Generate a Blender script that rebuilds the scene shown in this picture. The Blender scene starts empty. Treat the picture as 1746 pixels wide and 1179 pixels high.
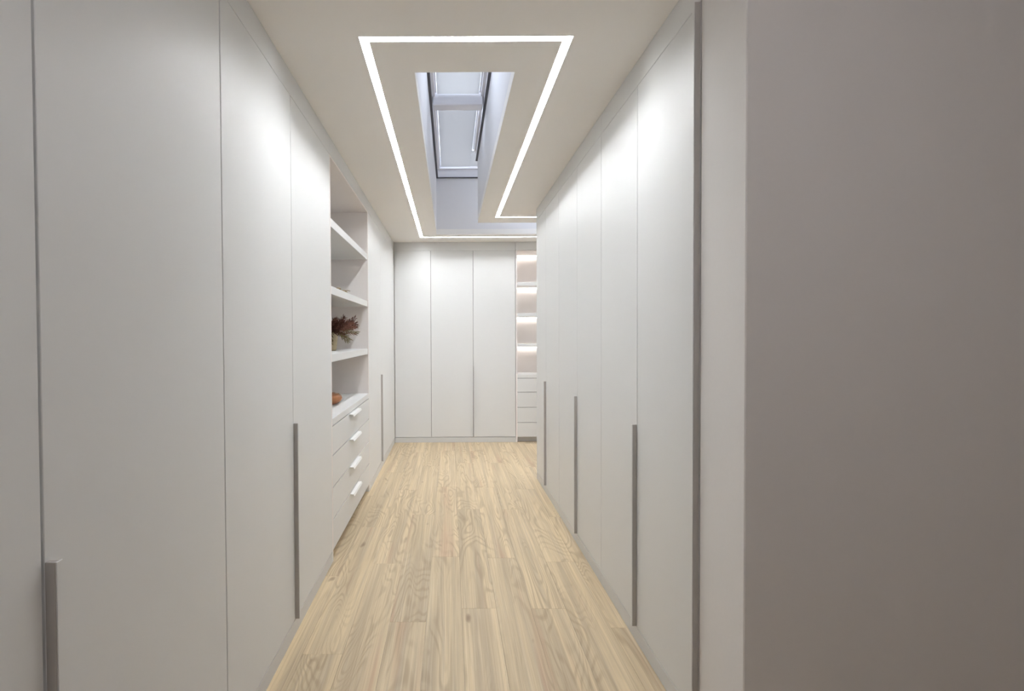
import bpy, bmesh, math, random
from mathutils import Vector, Matrix
random.seed(7)
S = bpy.context.scene
C = S.collection

# ------------------------------------------------------------------ camera
F_PX, PITCH, ROLL, PPX, CAM_H = 912.27, 0.0179, 0.0046, 767.77, 1.3326
cam = bpy.data.cameras.new('camera')
cam.sensor_width = 36.0
cam.lens = F_PX / 1746 * 36.0
cam.shift_x = (873 - PPX) / 1746
cam.clip_start = 0.02
cam_o = bpy.data.objects.new('camera', cam)
C.objects.link(cam_o)
rt = Vector((1, 0, 0)); up = Vector((0, math.sin(PITCH), math.cos(PITCH))); bk = Vector((0, -math.cos(PITCH), math.sin(PITCH)))
r2 = rt * math.cos(ROLL) - up * math.sin(ROLL)
u2 = rt * math.sin(ROLL) + up * math.cos(ROLL)
m = Matrix((r2, u2, bk)).transposed().to_4x4()
m.translation = (0, 0, CAM_H)
cam_o.matrix_world = m
S.camera = cam_o

# ------------------------------------------------------------------ world: overcast dusk sky
LED_STRENGTH = 71.0
SHELF_LED = 13.0
ENTRY_LAMP = 25.5
w = bpy.data.worlds.new('sky'); S.world = w; w.use_nodes = True
nt = w.node_tree; nt.nodes.clear()
out = nt.nodes.new('ShaderNodeOutputWorld'); bg = nt.nodes.new('ShaderNodeBackground')
tc = nt.nodes.new('ShaderNodeTexCoord'); sp = nt.nodes.new('ShaderNodeSeparateXYZ')
ramp = nt.nodes.new('ShaderNodeValToRGB')
ramp.color_ramp.elements[0].color = (.40, .43, .505, 1); ramp.color_ramp.elements[1].color = (1.0, 1.05, 1.20, 1)
nt.links.new(tc.outputs['Generated'], sp.inputs[0]); nt.links.new(sp.outputs['Z'], ramp.inputs[0])
nt.links.new(ramp.outputs[0], bg.inputs[0]); bg.inputs[1].default_value = 6.2
nt.links.new(bg.outputs[0], out.inputs[0])
S.view_settings.view_transform = 'Standard'; S.view_settings.look = 'None'
S.view_settings.gamma = 1.0; S.view_settings.use_curve_mapping = False
S.view_settings.exposure = 0.0
S.cycles.diffuse_bounces = 6

# ------------------------------------------------------------------ materials
def mat(name, col, rough=.5, metal=0.0, noise=0.0, scale=8.0, bump=0.0, spec=.5):
    mt = bpy.data.materials.new(name); mt.use_nodes = True
    n = mt.node_tree.nodes; l = mt.node_tree.links; b = n['Principled BSDF']
    b.inputs['Base Color'].default_value = (*col, 1); b.inputs['Roughness'].default_value = rough
    b.inputs['Metallic'].default_value = metal; b.inputs['Specular IOR Level'].default_value = spec
    if noise or bump:
        t = n.new('ShaderNodeTexCoord'); nz = n.new('ShaderNodeTexNoise'); nz.inputs['Scale'].default_value = scale
        nz.inputs['Detail'].default_value = 5
        l.new(t.outputs['Object'], nz.inputs['Vector'])
        if noise:
            mx = n.new('ShaderNodeMix'); mx.data_type = 'RGBA'
            mx.inputs[6].default_value = (*[c * (1 - noise) for c in col], 1)
            mx.inputs[7].default_value = (*[min(1, c * (1 + noise)) for c in col], 1)
            l.new(nz.outputs['Fac'], mx.inputs[0]); l.new(mx.outputs[2], b.inputs['Base Color'])
        if bump:
            bp = n.new('ShaderNodeBump'); bp.inputs['Strength'].default_value = bump; bp.inputs['Distance'].default_value = .002
            l.new(nz.outputs['Fac'], bp.inputs['Height']); l.new(bp.outputs[0], b.inputs['Normal'])
    return mt

def emis(name, col, st):
    mt = bpy.data.materials.new(name); mt.use_nodes = True
    n = mt.node_tree.nodes; b = n['Principled BSDF']
    b.inputs['Base Color'].default_value = (.8, .8, .8, 1)
    b.inputs['Emission Color'].default_value = (*col, 1); b.inputs['Emission Strength'].default_value = st
    return mt

M = {}
M['lacquer'] = mat('satin_lacquer', (.685, .690, .686), .42, noise=.006, scale=3)
M['inner'] = mat('melamine', (.83, .785, .76), .55, noise=.008, scale=5)
M['gap_shade'] = mat('carcass_gap_shade', (.07, .062, .058), .7, noise=.05, scale=20)  # near-black carcass colour paints the shade of the deep door and drawer gaps
M['plinth'] = mat('plinth_lacquer', (.61, .61, .60), .45, noise=.01, scale=5)
M['grip'] = mat('grey_profile', (.44, .42, .40), .45, .0, noise=.04, scale=30)
M['white_metal'] = mat('white_metal', (.86, .86, .85), .3, noise=.01, scale=20)
M['ceiling'] = mat('ceiling_paint', (.925, .91, .885), .85, noise=.008, scale=4)
M['wall'] = mat('wall_paint', (.74, .72, .705), .8, noise=.012, scale=60, bump=.05)
M['shaft'] = mat('shaft_paint', (.80, .80, .82), .8, noise=.008, scale=6)
M['gasket'] = mat('gasket_rubber', (.07, .07, .08), .6, noise=.05, scale=30)
M['win'] = mat('window_frame', (.78, .78, .82), .4, noise=.01, scale=12)
M['alu'] = mat('aluminium_channel', (.35, .35, .35), .5, .3, noise=.02, scale=30)
M['led'] = emis('led_diffuser', (.975, 1.0, 1.03), LED_STRENGTH)
M['shelf_led'] = emis('shelf_led', (1.0, .95, .90), SHELF_LED)
M['globe'] = emis('opal_globe', (1.0, .99, 1.06), ENTRY_LAMP)
M['vase'] = mat('stoneware', (.50, .42, .27), .75, noise=.18, scale=60, bump=.4)
M['bowl'] = mat('copper_glaze', (.36, .15, .065), .22, .35, noise=.35, scale=22)
M['twig'] = mat('dry_twig', (.30, .22, .12), .8, noise=.3, scale=80)
M['sprig'] = mat('dried_sprig', (.10, .036, .022), .8, noise=.5, scale=30)
M['sprig_light'] = mat('dried_sprig_mauve', (.25, .115, .08), .8, noise=.4, scale=30)
M['sprig_olive'] = mat('dried_sprig_olive', (.20, .16, .06), .8, noise=.4, scale=30)

def glass():
    mt = bpy.data.materials.new('window_glass'); mt.use_nodes = True
    n = mt.node_tree.nodes; l = mt.node_tree.links; n.clear()
    o = n.new('ShaderNodeOutputMaterial'); mx = n.new('ShaderNodeMixShader')
    t = n.new('ShaderNodeBsdfTransparent'); g = n.new('ShaderNodeBsdfGlossy'); fr = n.new('ShaderNodeValue'); fr.outputs[0].default_value = .08
    t.inputs[0].default_value = (.93, .95, .95, 1); g.inputs['Roughness'].default_value = .03
    l.new(fr.outputs[0], mx.inputs[0]); l.new(t.outputs[0], mx.inputs[1]); l.new(g.outputs[0], mx.inputs[2]); l.new(mx.outputs[0], o.inputs[0])
    return mt
M['glass'] = glass()

def blind(tr=.62):
    mt = bpy.data.materials.new('blind_and_dimmer_fabric'); mt.use_nodes = True
    n = mt.node_tree.nodes; l = mt.node_tree.links; n.clear()
    o = n.new('ShaderNodeOutputMaterial'); ad = n.new('ShaderNodeMixShader')
    d = n.new('ShaderNodeBsdfDiffuse'); t = n.new('ShaderNodeBsdfTranslucent')
    d.inputs[0].default_value = (.66, .67, .70, 1); t.inputs[0].default_value = (.50, .495, .49, 1)
    ad.inputs[0].default_value = tr
    l.new(d.outputs[0], ad.inputs[1]); l.new(t.outputs[0], ad.inputs[2]); l.new(ad.outputs[0], o.inputs[0])
    return mt
M['blind'] = blind(); M['pane_dimmer'] = blind(.80)

def wood():
    mt = bpy.data.materials.new('oak_plank'); mt.use_nodes = True
    n = mt.node_tree.nodes; l = mt.node_tree.links; b = n['Principled BSDF']
    def N(t, **k):
        x = n.new(t)
        for a, v in k.items(): setattr(x, a, v)
        return x
    def math_(op, a, bb=None, cc=None):
        x = N('ShaderNodeMath', operation=op)
        for i, v in enumerate((a, bb, cc)):
            if v is None: continue
            if isinstance(v, (int, float)): x.inputs[i].default_value = v
            else: l.new(v, x.inputs[i])
        return x.outputs[0]
    t = N('ShaderNodeTexCoord'); oi = N('ShaderNodeObjectInfo')
    cmb = N('ShaderNodeCombineXYZ')
    l.new(math_('MULTIPLY', oi.outputs['Random'], 37.0), cmb.inputs[0]); l.new(math_('MULTIPLY', oi.outputs['Random'], 91.0), cmb.inputs[1])
    l.new(math_('MULTIPLY', oi.outputs['Random'], 53.0), cmb.inputs[2])
    add = N('ShaderNodeVectorMath', operation='ADD'); l.new(t.outputs['Object'], add.inputs[0]); l.new(cmb.outputs[0], add.inputs[1])
    def noise(sx, sy, detail=3, rough=.5, dist=0.0):
        mp = N('ShaderNodeMapping'); mp.inputs['Scale'].default_value = (sx, sy, 1); l.new(add.outputs[0], mp.inputs[0])
        z = N('ShaderNodeTexNoise'); z.inputs['Scale'].default_value = 1; z.inputs['Detail'].default_value = detail
        z.inputs['Roughness'].default_value = rough; z.inputs['Distortion'].default_value = dist
        l.new(mp.outputs[0], z.inputs[0]); return z.outputs['Fac']
    def ramp2(fac, p0, p1):
        x = N('ShaderNodeMapRange'); x.inputs[1].default_value = p0; x.inputs[2].default_value = p1; x.clamp = True
        l.new(fac, x.inputs[0]); return x.outputs[0]
    def mix(fac, a, bb, blend='MIX'):
        x = N('ShaderNodeMix', data_type='RGBA'); x.blend_type = blend
        l.new(fac, x.inputs[0])
        for i, v in ((6, a), (7, bb)):
            if isinstance(v, tuple): x.inputs[i].default_value = (*v, 1)
            else: l.new(v, x.inputs[i])
        return x.outputs[2]
    broad = noise(19, .50, 2, .5, .5)
    col = mix(ramp2(broad, .36, .62), W_DARK, W_LIGHT)
    streak = noise(46, .75, 3, .6, .6)
    col = mix(math_('MULTIPLY', ramp2(streak, .50, .72), .55), col, W_GREY)
    red = ramp2(noise(13, .55, 2, .5, .3), .60, .72)
    col = mix(math_('MULTIPLY', red, .62), col, W_RED)
    # cathedral grain: contour lines of a stretched noise field
    field = noise(5.8, 1.0, 1.6, .45, .45)
    rings = math_('SINE', math_('MULTIPLY', field, 125.0))
    patch = ramp2(noise(8, 1.0, 1, .5), .42, .56)
    rg = math_('MULTIPLY', ramp2(rings, -.1, 1.0), math_('MULTIPLY', patch, .50))
    col = mix(rg, col, W_GRAIN)
    fine = ramp2(noise(170, 2.0, 4, .65), .44, .70)
    col = mix(math_('MULTIPLY', fine, .45), col, W_GRAIN)
    pale = ramp2(noise(80, 1.1, 3, .6), .54, .72)
    col = mix(math_('MULTIPLY', pale, .45), col, W_PALE)
    knot = ramp2(noise(15, 5, 1, .4), .74, .82)
    col = mix(math_('MULTIPLY', knot, .7), col, W_KNOT)
    hs = N('ShaderNodeHueSaturation'); l.new(col, hs.inputs['Color'])
    l.new(math_('MULTIPLY_ADD', oi.outputs['Random'], .10, .95), hs.inputs['Value'])
    l.new(hs.outputs[0], b.inputs['Base Color'])
    b.inputs['Roughness'].default_value = .5; b.inputs['Specular IOR Level'].default_value = .35
    bp = N('ShaderNodeBump'); bp.inputs['Strength'].default_value = .08; bp.inputs['Distance'].default_value = .001
    l.new(fine, bp.inputs['Height']); l.new(bp.outputs[0], b.inputs['Normal'])
    return mt
W_LIGHT = (.60, .475, .305); W_DARK = (.425, .335, .222); W_RED = (.43, .275, .18); W_GREY = (.405, .335, .25)
W_GRAIN = (.30, .222, .138); W_PALE = (.69, .57, .39); W_KNOT = (.17, .11, .07)
M['wood'] = wood()
M['subfloor'] = mat('underlay', (.20, .15, .10), .8, noise=.1, scale=5)

# ------------------------------------------------------------------ helpers
WLOC = {}
def link(o, parent, wl):
    C.objects.link(o)
    WLOC[o.name] = Vector(wl)
    if parent is not None:
        o.parent = parent; o.location = Vector(wl) - WLOC[parent.name]
    else:
        o.location = wl
    return o
def props(o, label=None, cat=None, group=None, kind=None):
    for k, v in (('label', label), ('category', cat), ('group', group), ('kind', kind)):
        if v: o[k] = v
    return o
def empty(name, loc, **k):
    o = bpy.data.objects.new(name, None); o.empty_display_size = .1
    link(o, None, loc); return props(o, **k)
def add_box(bm, mn, mx, bevel=0.0, seg=1):
    r = bmesh.ops.create_cube(bm, size=1.0)
    vs = r['verts']
    sc = [mx[i] - mn[i] for i in range(3)]; ce = [(mx[i] + mn[i]) / 2 for i in range(3)]
    for v in vs: v.co = Vector((v.co.x * sc[0] + ce[0], v.co.y * sc[1] + ce[1], v.co.z * sc[2] + ce[2]))
    if bevel:
        es = {e for v in vs for e in v.link_edges}
        bmesh.ops.bevel(bm, geom=list(es), offset=bevel, segments=seg, affect='EDGES', profile=.5)
def to_obj(name, bm, mt, parent=None, origin=None, smooth=False):
    if origin is None:
        xs = [v.co for v in bm.verts]
        origin = Vector(((min(v.x for v in xs) + max(v.x for v in xs)) / 2, (min(v.y for v in xs) + max(v.y for v in xs)) / 2, min(v.z for v in xs)))
    origin = Vector(origin)
    for v in bm.verts: v.co -= origin
    bmesh.ops.recalc_face_normals(bm, faces=bm.faces)
    me = bpy.data.meshes.new(name); bm.to_mesh(me); bm.free()
    if smooth:
        for p in me.polygons: p.use_smooth = True
    me.materials.append(mt)
    o = bpy.data.objects.new(name, me)
    return link(o, parent, origin)
def box(name, mn, mx, mt, parent=None, bevel=.0015, origin=None):
    bm = bmesh.new(); add_box(bm, mn, mx, bevel); return to_obj(name, bm, mt, parent, origin)
def boxes(name, lst, mt, parent=None, bevel=.001, origin=None):
    bm = bmesh.new()
    for mn, mx in lst: add_box(bm, mn, mx, bevel)
    return to_obj(name, bm, mt, parent, origin)

# ------------------------------------------------------------------ dimensions
XL, XR, YB = -.6986, .8018, 6.672
H = 2.5
DOOR_T, DOOR_B = 2.393, .068
T = .020           # front thickness
G = .0022          # half gap
LED_W = .038
X_SIDE = 2.60      # far end of the side branch
Y_RUN0, Y_RUN1 = 1.72, 4.966
Y_FRONT = 1.454

# ------------------------------------------------------------------ floor with planks
floor = boxes('floor', [((-1.4, -2.6, -.10), (3.1, 7.35, -.0085))], M['subfloor'], bevel=0, origin=(0, 0, -.1))
props(floor, 'pale oak plank floor running down the corridor', 'floor', kind='structure')
PW, PL = .169, 1.495
joint = {-5: 2.95, -4: 2.22, -3: 3.112, -2: 2.47, -1: 3.204, 0: 2.591, 1: 3.183, 2: 2.585, 3: 3.124, 4: 2.412}
rnd = random.Random(3)
pl_cache = {}
def plank(x0, y0, y1):
    L = round(y1 - y0, 3)
    if L < .03: return
    g = .0003
    if L not in pl_cache:
        bm = bmesh.new(); add_box(bm, (-PW / 2 + g, -L / 2 + g, -.008), (PW / 2 - g, L / 2 - g, 0), .0005)
        bmesh.ops.recalc_face_normals(bm, faces=bm.faces)
        me = bpy.data.meshes.new('plank'); bm.to_mesh(me); bm.free(); me.materials.append(M['wood']); pl_cache[L] = me
    o = bpy.data.objects.new('plank', pl_cache[L])
    link(o, floor, (x0 + PW / 2, (y0 + y1) / 2, 0))
for col in range(-5, 18):
    x0 = .05 + PW * col
    j = joint.get(col, 2.2 + rnd.random() * 1.4)
    if col <= 4: zones = [(-2.5, 6.70)]
    else: zones = [(-2.5, 1.46), (4.96, 6.70)]
    for (a, b) in zones:
        if x0 + PW > 3.05 : continue
        if a > 4 and x0 + PW > 2.75: continue
        y = j
        while y > a: y -= PL
        while y < b:
            plank(x0, max(y, a), min(y + PL, b)); y += PL

# ------------------------------------------------------------------ ceiling (with light slot and skylight opening)
LX0, LX1, LY0, LY1 = -.353, .487, 2.105, 6.362      # outer outline of the light loop
LBY, LBX = 5.268, 2.15                                # branch near edge, branch right end
SX0, SX1, SY0, SY1, SBY, SBX = -.152, .291, 2.39, 6.17, 5.55, 2.0
def in_loop(x, y, d):    # inside of the L outline, inset by d
    a = LX0 + d < x < LX1 - d and LY0 + d < y < LY1 - d
    b = LX0 + d < x < LBX - d and LBY + d < y < LY1 - d
    return a or b
def in_slot(x, y): return in_loop(x, y, 0) and not in_loop(x, y, LED_W)
def in_sky(x, y): return (SX0 < x < SX1 and SY0 < y < SY1) or (SX0 < x < SBX and SBY < y < SY1)
xs = sorted({-1.4, LX0, LX0 + LED_W, SX0, SX1, LX1 - LED_W, LX1, SBX, LBX - LED_W, LBX, 3.1})
ys = sorted({-2.6, LY0, LY0 + LED_W, SY0, LBY, LBY + LED_W, SBY, SY1, LY1 - LED_W, LY1, 7.35})
def cells(test, z0, z1):
    bm = bmesh.new()
    key = {}
    def V(x, y, z):
        k = (round(x, 5), round(y, 5), z)
        if k not in key: key[k] = bm.verts.new((x, y, z))
        return key[k]
    on = lambda i, k: 0 <= i < len(xs) - 1 and 0 <= k < len(ys) - 1 and test((xs[i] + xs[i + 1]) / 2, (ys[k] + ys[k + 1]) / 2)
    for i in range(len(xs) - 1):
        for k in range(len(ys) - 1):
            if not on(i, k): continue
            a, b, c, d = xs[i], xs[i + 1], ys[k], ys[k + 1]
            bm.faces.new([V(a, c, z0), V(a, d, z0), V(b, d, z0), V(b, c, z0)])
            bm.faces.new([V(a, c, z1), V(b, c, z1), V(b, d, z1), V(a, d, z1)])
            for (di, dk, p, q) in ((-1, 0, (a, c), (a, d)), (1, 0, (b, d), (b, c)), (0, -1, (b, c), (a, c)), (0, 1, (a, d), (b, d))):
                if not on(i + di, k + dk):
                    bm.faces.new([V(*p, z0), V(*p, z1), V(*q, z1), V(*q, z0)])
    return bm
ceiling = to_obj('ceiling', cells(lambda x, y: not in_slot(x, y) and not in_sky(x, y), H, H + .06), M['ceiling'], origin=(0, 0, H))
props(ceiling, 'off-white plaster ceiling over the corridor', 'ceiling', kind='structure')

# recessed light line: a closed L-shaped loop
LED_D = .0185
led = empty('led_line_light', (LX0, LY0, H + LED_D), label='white recessed LED light line in an L-shaped loop on the ceiling', cat='ceiling light')
to_obj('diffuser', cells(in_slot, H + LED_D, H + LED_D + .01), M['led'], led, (0, 0, H + LED_D))
to_obj('housing', cells(in_slot, H + LED_D + .012, H + .06), M['alu'], led, (0, 0, H + LED_D + .012))
# thin rim lining both edges of the channel
bm = bmesh.new()
def rim(pts, th):
    n = len(pts)
    for i in range(n):
        p, q = pts[i], pts[(i + 1) % n]
        mn = (min(p[0], q[0]) - th / 2, min(p[1], q[1]) - th / 2, H - .0006); mx = (max(p[0], q[0]) + th / 2, max(p[1], q[1]) + th / 2, H + LED_D)
        add_box(bm, mn, mx)
def outline(d): return [(LX0 + d, LY0 + d), (LX1 - d, LY0 + d), (LX1 - d, LBY + d), (LBX - d, LBY + d), (LBX - d, LY1 - d), (LX0 + d, LY1 - d)]
rim(outline(.0008), .0016); rim(outline(LED_W - .0008), .0016)
to_obj('rim', bm, M['white_metal'], led, (0, 0, H))

# ------------------------------------------------------------------ skylight
ZS = 3.14
t_ = .06
shaft = [((SX0 - t_, SY0 - t_, H + .06), (SX0, SY1 + t_, ZS + .25)),
         ((SX0, SY1, H + .06), (SBX + t_, SY1 + t_, ZS + .25)),
         ((SX0, SY0 - t_, H + .06), (SX1 + t_, SY0, ZS + .25)),
         ((SX1, SY0, H + .06), (SX1 + t_, SBY, ZS + .25)),
         ((SX1 + t_, SBY - t_, H + .06), (SBX + t_, SBY, ZS + .25)),
         ((SBX, SBY, H + .06), (SBX + t_, SY1, ZS + .25))]
for a, b in shaft: box('shaft_wall', a, b, M['shaft'], ceiling, 0)
win = empty('window_1', (SX0, SY0, ZS), label='flat roof skylight with grey gasket and pale frame above the ceiling shaft', cat='skylight', kind='structure')
def ring(name, d0, d1, z0, z1, mt):
    b = bmesh.new()
    X0, X1, Y0, Y1 = SX0, SX1, SY0, SY1
    add_box(b, (X0 + d0, Y0 + d0, z0), (X0 + d1, Y1 - d0, z1))           # left
    add_box(b, (X0 + d1, Y1 - d1, z0), (SBX - d0, Y1 - d0, z1))          # far
    add_box(b, (X0 + d1, Y0 + d0, z0), (X1 - d0, Y0 + d1, z1))           # near
    add_box(b, (X1 - d1, Y0 + d1, z0), (X1 - d0, SBY + d1, z1))          # right
    add_box(b, (X1 - d0, SBY + d0, z0), (SBX - d0, SBY + d1, z1))        # branch near side
    add_box(b, (SBX - d1, SBY + d1, z0), (SBX - d0, Y1 - d1, z1))        # branch end
    return to_obj(name, b, mt, win)
ring('gasket', .0, .020, ZS, ZS + .010, M['gasket'])
ring('curb', .0, .016, ZS + .011, ZS + .10, M['win'])
ring('sash', .0, .038, ZS + .10, ZS + .13, M['win'])
ring('glazing_frame', .0, .052, ZS + .13, ZS + .17, M['win'])
for ya, yb in ((4.29, 4.40),):
    box('crossbar', (SX0 + .022, ya, ZS + .03), (SX1 - .022, yb, ZS + .15), M['win'], win, .006)
box('pane', (SX0 + .052, SY0 + .052, ZS + .140), (SX1 - .052, 4.36, ZS + .150), M['glass'], win, 0)
box('pane', (SX0 + .052, 4.364, ZS + .140), (SX1 - .052, SY1 - .052, ZS + .150), M['glass'], win, 0)
box('pane', (SX1 - .05, SBY + .052, ZS + .152), (SBX - .052, SY1 - .052, ZS + .160), M['glass'], win, 0)
box('blind', (SX0 + .056, 4.60, ZS + .115), (SX1 - .056, SY1 - .06, ZS + .118), M['blind'], win, 0)

box('blind', (SX0 + .056, 3.62, ZS + .115), (SX1 - .056, 4.285, ZS + .118), M['pane_dimmer'], win, 0)  # added sheet, dims the sky through the near pane so it doesn't clip

box('blind', (SX1 - .055, SBY + .056, ZS + .119), (SX1 + .42, SY1 - .06, ZS + .122), M['blind'], win, 0)  # added sheet, cuts the bright spot of sky seen through the branch glass

# ------------------------------------------------------------------ walls
props(box('wall_left', (-1.4, -2.6, 0), (XL, .19, H), M['wall'], bevel=0), 'painted wall beside the leftmost wardrobe', 'wall', kind='structure')
props(box('wall_left_outer', (-1.4, .19, 0), (-1.32, 7.35, H), M['wall'], bevel=0), 'painted wall behind the left wardrobes', 'wall', kind='structure')
props(box('wall_back', (-1.32, 7.27, 0), (3.1, 7.35, H), M['wall'], bevel=0), 'painted wall behind the far wardrobe', 'wall', kind='structure')
props(box('wall_rear', (XL, -2.6, 0), (3.1, -2.5, H), M['wall'], bevel=0), 'painted wall behind the viewer', 'wall', kind='structure')
props(box('wall_entry_right', (3.02, -2.5, 0), (3.1, Y_FRONT, H), M['wall'], bevel=0), 'painted side wall of the entrance space', 'wall', kind='structure')
props(box('wall_right', (XR, Y_FRONT, 0), (3.1, Y_RUN0 - .004, H), M['wall'], bevel=.003), 'greyish plaster wall turning the corner at the corridor entrance', 'wall', kind='structure')
props(box('wall_partition', (1.42, Y_RUN1 - .12, 0), (X_SIDE + .1, Y_RUN1 - .003, H), M['wall'], bevel=0), 'painted wall closing the side branch', 'wall', kind='structure')
props(box('wall_branch_end', (X_SIDE, Y_RUN1 - .003, 0), (X_SIDE + .1, 7.27, H), M['wall'], bevel=0), 'painted end wall of the side branch', 'wall', kind='structure')

# ------------------------------------------------------------------ globe pendant of the entrance space, behind the viewer
def sphere_bm(c, r, seg=24, rows=14):
    b = bmesh.new(); bmesh.ops.create_uvsphere(b, u_segments=seg, v_segments=rows, radius=r)
    for v in b.verts: v.co += Vector(c)
    return b
PX_, PY_, PZ_ = .45, -.08, 2.33
pend = empty('pendant_lamp', (PX_, PY_, H), label='opal globe pendant lamp hanging in the entrance space behind the viewer', cat='lamp')
to_obj('globe', sphere_bm((PX_, PY_, PZ_), .12), M['globe'], pend, smooth=True)
for nm, r0, z0, z1 in (('ceiling_rose', .05, H - .03, H - .0005), ('cord', .003, PZ_ + .125, H - .03), ('collar', .03, PZ_ + .11, PZ_ + .145)):
    b = bmesh.new(); bmesh.ops.create_cone(b, cap_ends=True, segments=24, radius1=r0, radius2=r0, depth=z1 - z0)
    for v in b.verts: v.co += Vector((PX_, PY_, (z0 + z1) / 2))
    to_obj(nm, b, M['white_metal'], pend)

# ------------------------------------------------------------------ wardrobes
# side: 'L' fronts face +X at XL, 'R' fronts face -X at XR, 'B' fronts face -Y at YB
def P3(side, s, d, z):
    """s along the run, d depth behind the front plane (negative = into the room)"""
    if side == 'L': return (XL - d, s, z)
    if side == 'R': return (XR + d, s, z)
    return (s, YB + d, z)
def rbox(name, side, s0, s1, d0, d1, z0, z1, mt, parent, bevel=.0012):
    a = P3(side, s0, d0, z0); b = P3(side, s1, d1, z1)
    mn = tuple(min(a[i], b[i]) for i in range(3)); mx = tuple(max(a[i], b[i]) for i in range(3))
    return box(name, mn, mx, mt, parent, bevel)
DEPTH = .585
def carcass(root, side, s0, s1):
    rbox('carcass', side, s0 + .0008, s1 - .0008, T + .002, DEPTH, .069, 2.40, M['gap_shade'], root, 0)
    rbox('plinth', side, s0 + .0004, s1 - .0004, .0, DEPTH - .05, 0.0, DOOR_B - (.006 if side == 'B' else .0035), M['plinth'], root, .0012)
    rbox('top_filler', side, s0 + .0004, s1 - .0004, .0, DEPTH - .05, DOOR_T + .0015, H - .0005, M['lacquer'], root, .0012)
def door(root, side, s0, s1, handle_at=None, full=False):
    G = .0032 if side == 'L' and s1 < 1.7 else .0022
    d = rbox('door', side, s0 + G, s1 - G, 0, T, DOOR_B, DOOR_T, M['lacquer'], root, .0012)
    if handle_at is not None:
        hs0, hs1 = (s0 + G, s0 + G + .012) if handle_at == 'start' else (s1 - G - .012, s1 - G)
        zt = DOOR_T if full else .946
        h = rbox('handle', side, hs0, hs1, -.0175, 0.0, DOOR_B + .002, zt, M['grip'], d, .0008)
        h['label'] = 'grey vertical pull profile'
        rbox('handle_lip', side, hs0 + .0012, hs1 + .004, -.0200, -.0175, DOOR_B + .002, zt, M['lacquer'], d, .0006)
    return d
def wardrobe(side, doors, label, group=None):
    s0, s1 = doors[0][0], doors[-1][1]
    a = P3(side, (s0 + s1) / 2, .3, 0)
    r = empty('wardrobe', a, label=label, cat='wardrobe', group=group)
    carcass(r, side, s0, s1)
    for dd in doors: door(r, side, *dd)
    return r
wardrobe('L', [(.192, .909), (.909, 1.649, 'start')], 'light grey wardrobe nearest the viewer, cut by the left picture edge')
wardrobe('L', [(1.649, 2.369), (2.369, 3.131, 'start')], 'light grey two-door wardrobe on the near side of the open shelves with the plant')
wardrobe('L', [(4.583, 5.374), (5.374, 6.655, 'start')], 'light grey wardrobe between the open shelves with the plant and the far corner')
wardrobe('R', [(1.72, 2.295, 'start', True), (2.295, 2.843, 'start')], 'light grey wardrobe with full-height grey edge profile beside the plaster corner')
wardrobe('R', [(2.843, 3.382), (3.382, 3.948, 'start')], 'middle one of the three light grey wardrobes along the right side')
wardrobe('R', [(3.948, 4.479), (4.479, 4.966, 'start')], 'light grey wardrobe on the right ending where the corridor turns')
wardrobe('B', [(-.694, -.240), (-.240, .287), (.287, .815, 'start')], 'light grey three-door wardrobe closing the far end of the corridor')
props(rbox('corner_filler', 'B', -1.30, -.6985, .0, .5, 0, H - .001, M['inner'], None, 0), 'blank corner panel between the left and far wardrobes', 'panel', kind='structure')
props(rbox('trim_1', 'L', 6.656, 6.671, .006, .5, 0, H - .001, M['inner'], None, 0), 'narrow filler strip in the far left corner', 'trim', kind='structure')

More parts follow.
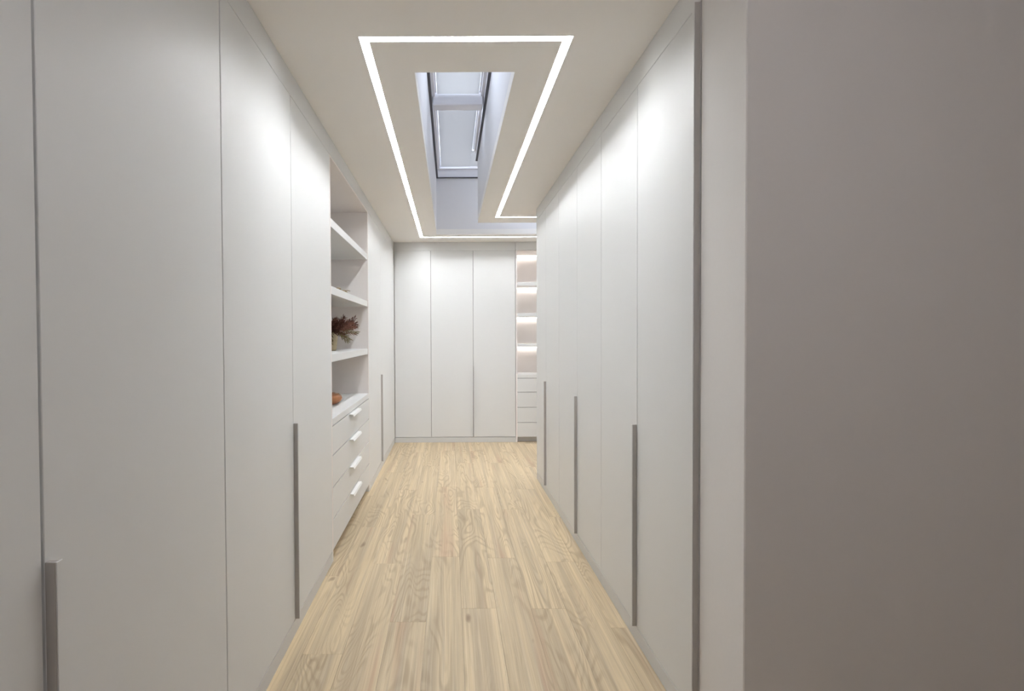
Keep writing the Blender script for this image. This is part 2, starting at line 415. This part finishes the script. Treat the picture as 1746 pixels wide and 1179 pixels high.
# ------------------------------------------------------------------ open shelf units with drawers
def shelf_unit(side, s0, s1, shelves, label, lights, hub):
    a = P3(side, (s0 + s1) / 2, .25, 0)
    r = empty('shelf_unit', a, label=label, cat='shelf unit')
    pt = .018; dep = .42
    top = 2.385
    for (p, q) in ((s0 + .001, s0 + .001 + pt), (s1 - .001 - pt, s1 - .001)):
        rbox('side_panel', side, p, q, 0.0, dep, .0, top + .012, M['inner'], r, .0008)
    i0, i1 = s0 + pt + .0015, s1 - pt - .0015
    rbox('top_panel', side, i0, i1, .0, dep, top, top + .012, M['inner'], r, .0008)
    rbox('top_filler', side, s0 + .0004, s1 - .0004, .0, dep, DOOR_T + .006, H - .0005, M['lacquer'], r, .001)
    rbox('back_panel', side, s0 + .001, s1 - .001, dep + .001, DEPTH, .0, top + .012, M['inner'], r, 0)
    prev_bottom = top
    for z0, z1 in shelves:
        sh = rbox('shelf', side, i0, i1, .006, dep, z0, z1, M['lacquer'], r, .001)
    ct = rbox('countertop', side, i0, i1, .0, dep, .803, .846, M['lacquer'], r, .0012)
    for z in [top] + [q[0] for q in shelves] if lights else []:
        rbox('shelf_light', side, i0 + .01, i1 - .01, dep - .030, dep - .014, z - .008, z - .0005, M['shelf_led'], r, 0)
    zz = [.800, .6255, .4345, .245, .062]
    sm = (s0 + s1) / 2
    for k in range(4):
        hi, lo = zz[k], zz[k + 1]
        d = rbox('drawer_front', side, i0 + .001, i1 - .001, 0, T, lo + .003, hi - .003, M['lacquer'], r, .0012)
        # folded pull: flange out of the top edge and a sloping lip
        bm = bmesh.new()
        prof = [(0.0, hi - .0075), (-.024, hi - .0075), (-.030, hi - .022), (-.0272, hi - .023), (-.0222, hi - .0105), (0.0, hi - .0105)]
        L = .165
        ring0 = [bm.verts.new(P3(side, sm - L, dd, z)) for dd, z in prof]
        ring1 = [bm.verts.new(P3(side, sm + L, dd, z)) for dd, z in prof]
        n = len(prof)
        for q in range(n): bm.faces.new([ring0[q], ring0[(q + 1) % n], ring1[(q + 1) % n], ring1[q]])
        bm.faces.new(ring0[::-1]); bm.faces.new(ring1)
        h = to_obj('drawer_pull', bm, M['white_metal'], d)
        h['label'] = 'white folded metal drawer pull'
    rbox('drawer_carcass', side, i0, i1, T + .002, dep, .062, .803, M['gap_shade'], r, 0)
    rbox('plinth', side, i0, i1, .05, dep, 0, .062, M['plinth'], r, 0)
    return r
shelf_unit('L', 3.131, 4.583, [(1.985, 2.035), (1.585, 1.633), (1.180, 1.228)], 'open white shelves over four drawers, holding a vase of dried flowers', False, None)
shelf_unit('B', .817, 2.27, [(1.958, 2.001), (1.571, 1.615), (1.191, 1.228)], 'lit open shelf niches over drawers at the far right corner', True, None)
props(rbox('trim_2', 'B', 2.271, X_SIDE, .0, .5, 0, H - .001, M['lacquer'], None, 0), 'plain filler panel at the end of the side branch', 'trim', kind='structure')

# ------------------------------------------------------------------ small things on the shelves
def lathe(name, prof, mt, loc, parent=None, seg=48, **k):
    bm = bmesh.new(); rings = []
    for r, z in prof:
        if r < 1e-5: rings.append([bm.verts.new((0, 0, z))])
        else: rings.append([bm.verts.new((r * math.cos(2 * math.pi * i / seg), r * math.sin(2 * math.pi * i / seg), z)) for i in range(seg)])
    for a, b in zip(rings, rings[1:]):
        for i in range(seg):
            j = (i + 1) % seg
            if len(a) == 1 and len(b) == 1: continue
            if len(a) == 1: bm.faces.new([a[0], b[j], b[i]])
            elif len(b) == 1: bm.faces.new([a[i], a[j], b[0]])
            else: bm.faces.new([a[i], a[j], b[j], b[i]])
    for v in bm.verts: v.co += Vector(loc)
    o = to_obj(name, bm, mt, parent, loc, True); props(o, **k); return o

VX, VY, VZ = -.880, 3.92, 1.2285
lathe('vase', [(0, 0), (.040, 0), (.044, .004), (.047, .03), (.0525, .08), (.058, .126), (.0585, .130), (.056, .131), (.054, .128), (.049, .08), (.042, .02), (0, .015)], M['vase'], (VX, VY, VZ),
      label='tan stoneware vase on the third shelf', cat='vase')
lathe('bowl', [(0, 0), (.05, 0), (.068, .008), (.086, .026), (.092, .042), (.086, .060), (.068, .074), (.050, .078), (.036, .074), (.030, .064), (.034, .05), (.04, .03), (.02, .016), (0, .014)], M['bowl'], (-.872, 3.845, .8465),
      label='rounded brown glazed bowl on the countertop above the drawers', cat='bowl')

# dried bouquet: sprigs of feathery leaves
def sprig_mesh(seed, L):
    r = random.Random(seed); bm = bmesh.new()
    n = 9; pts = []
    bend = r.uniform(.10, .35); wob = r.uniform(0, 6)
    for i in range(n + 1):
        t = i / n
        pts.append(Vector((bend * L * t * t + .006 * math.sin(wob + 7 * t), .007 * math.sin(wob * 2 + 6 * t), L * t)))
    def tube(p, rad, sd=5):
        rings = []
        for i, c in enumerate(p):
            d = (p[min(i + 1, len(p) - 1)] - p[max(i - 1, 0)]).normalized()
            a = d.orthogonal().normalized(); b = d.cross(a)
            rr = rad(i / (len(p) - 1))
            rings.append([bm.verts.new(c + (a * math.cos(2 * math.pi * k / sd) + b * math.sin(2 * math.pi * k / sd)) * rr) for k in range(sd)])
        for u, v in zip(rings, rings[1:]):
            for k in range(sd): bm.faces.new([u[k], u[(k + 1) % sd], v[(k + 1) % sd], v[k]])
        bm.faces.new(rings[-1]); bm.faces.new(rings[0][::-1])
    tube(pts, lambda t: .0016 * (1 - .6 * t))
    for k in range(26):
        t = .34 + .66 * k / 25
        f = t * n; i = min(int(f), n - 1); c = pts[i].lerp(pts[i + 1], f - i)
        d = (pts[i + 1] - pts[i]).normalized()
        a = d.orthogonal().normalized(); a.rotate(Matrix.Rotation(k * 2.4 + r.uniform(-.4, .4), 3, d))
        ln = r.uniform(.022, .042) * (1.15 - .45 * t)
        dirn = (d * r.uniform(.7, 1.2) + a).normalized()
        p = [c, c + dirn * ln * .4 + a * .002, c + dirn * ln * .75 + d * .004, c + dirn * ln + d * .010]
        tube(p, lambda q: 0.0034 * math.sin(math.pi * min(1, q * .8 + .16)) + .0003, 4)
    bmesh.ops.recalc_face_normals(bm, faces=bm.faces)
    me = bpy.data.meshes.new('sprig'); bm.to_mesh(me); bm.free()
    return me
bq = empty('dried_bouquet', (VX, VY, VZ + .02), label='bouquet of brown dried feathery sprigs standing in the tan vase', cat='dried flowers')
sm_ = []
for k in range(8):
    base = sprig_mesh(40 + k, .20 + .012 * (k % 4))
    for mn in ('sprig', 'sprig_light', 'sprig_olive'):
        me = base.copy(); me.materials.append(M[mn]); sm_.append(me)
rr = random.Random(11)
for k in range(125):
    az = k * 2.39996 + rr.uniform(-.2, .2)
    tilt = math.radians(8 + 88 * ((k + .5) / 125) ** .85)
    tilt = max(.1, tilt + rr.gauss(0, .13))
    kind = 2 if tilt > math.radians(74) and rr.random() < .5 else (1 if rr.random() < .38 else 0)
    me = sm_[rr.randrange(8) * 3 + kind]
    o = bpy.data.objects.new('sprig', me); C.objects.link(o)
    o.parent = bq
    o.rotation_mode = 'QUATERNION'
    q = Matrix.Rotation(az, 3, 'Z') @ Matrix.Rotation(min(tilt, math.radians(104)), 3, 'Y') @ Matrix.Rotation(rr.uniform(-1.6, 1.6), 3, 'Z')
    o.rotation_quaternion = q.to_quaternion()
    sc = rr.uniform(.62, .93) * (1.0 if tilt > .6 else .78)
    o.scale = (sc, sc, sc)
    lift = .108 + (.022 if tilt > 1.2 else 0) - .05 * max(0, 1 - tilt)
    o.location = (.02 * math.cos(az) * math.sin(tilt), .02 * math.sin(az) * math.sin(tilt), lift)

# dry twig lying on the second shelf
def twig():
    bm = bmesh.new()
    def tube(p, r0, r1, sd=7):
        rings = []
        for i, c in enumerate(p):
            d = (p[min(i + 1, len(p) - 1)] - p[max(i - 1, 0)]).normalized()
            a = d.cross(Vector((0, 0, 1))).normalized(); b = d.cross(a)
            rr_ = r0 + (r1 - r0) * i / (len(p) - 1)
            rings.append([bm.verts.new(c + (a * math.cos(2 * math.pi * k / sd) + b * math.sin(2 * math.pi * k / sd)) * rr_) for k in range(sd)])
        for u, v in zip(rings, rings[1:]):
            for k in range(sd): bm.faces.new([u[k], u[(k + 1) % sd], v[(k + 1) % sd], v[k]])
        bm.faces.new(rings[-1]); bm.faces.new(rings[0][::-1])
    zb = 1.6335
    main = [Vector((-.732 + .008 * math.sin(i * 1.1), 3.46 + .042 * i, zb + .0062 + .013 * abs(math.sin(i * .75 + .4)))) for i in range(10)]
    tube(main, .0062, .003)
    tube([main[3], main[3] + Vector((-.03, .03, .010)), main[3] + Vector((-.05, .09, .012))], .004, .0018)
    tube([main[6], main[6] + Vector((.02, .03, .004)), main[6] + Vector((.025, .07, .004))], .0035, .0016)
    lo = min(v.co.z for v in bm.verts)
    for v in bm.verts: v.co.z += zb - lo + .0002
    o = to_obj('twig', bm, M['twig'], None, None, True)
    props(o, 'thin dry brown twig lying on the second shelf', 'twig')
twig()
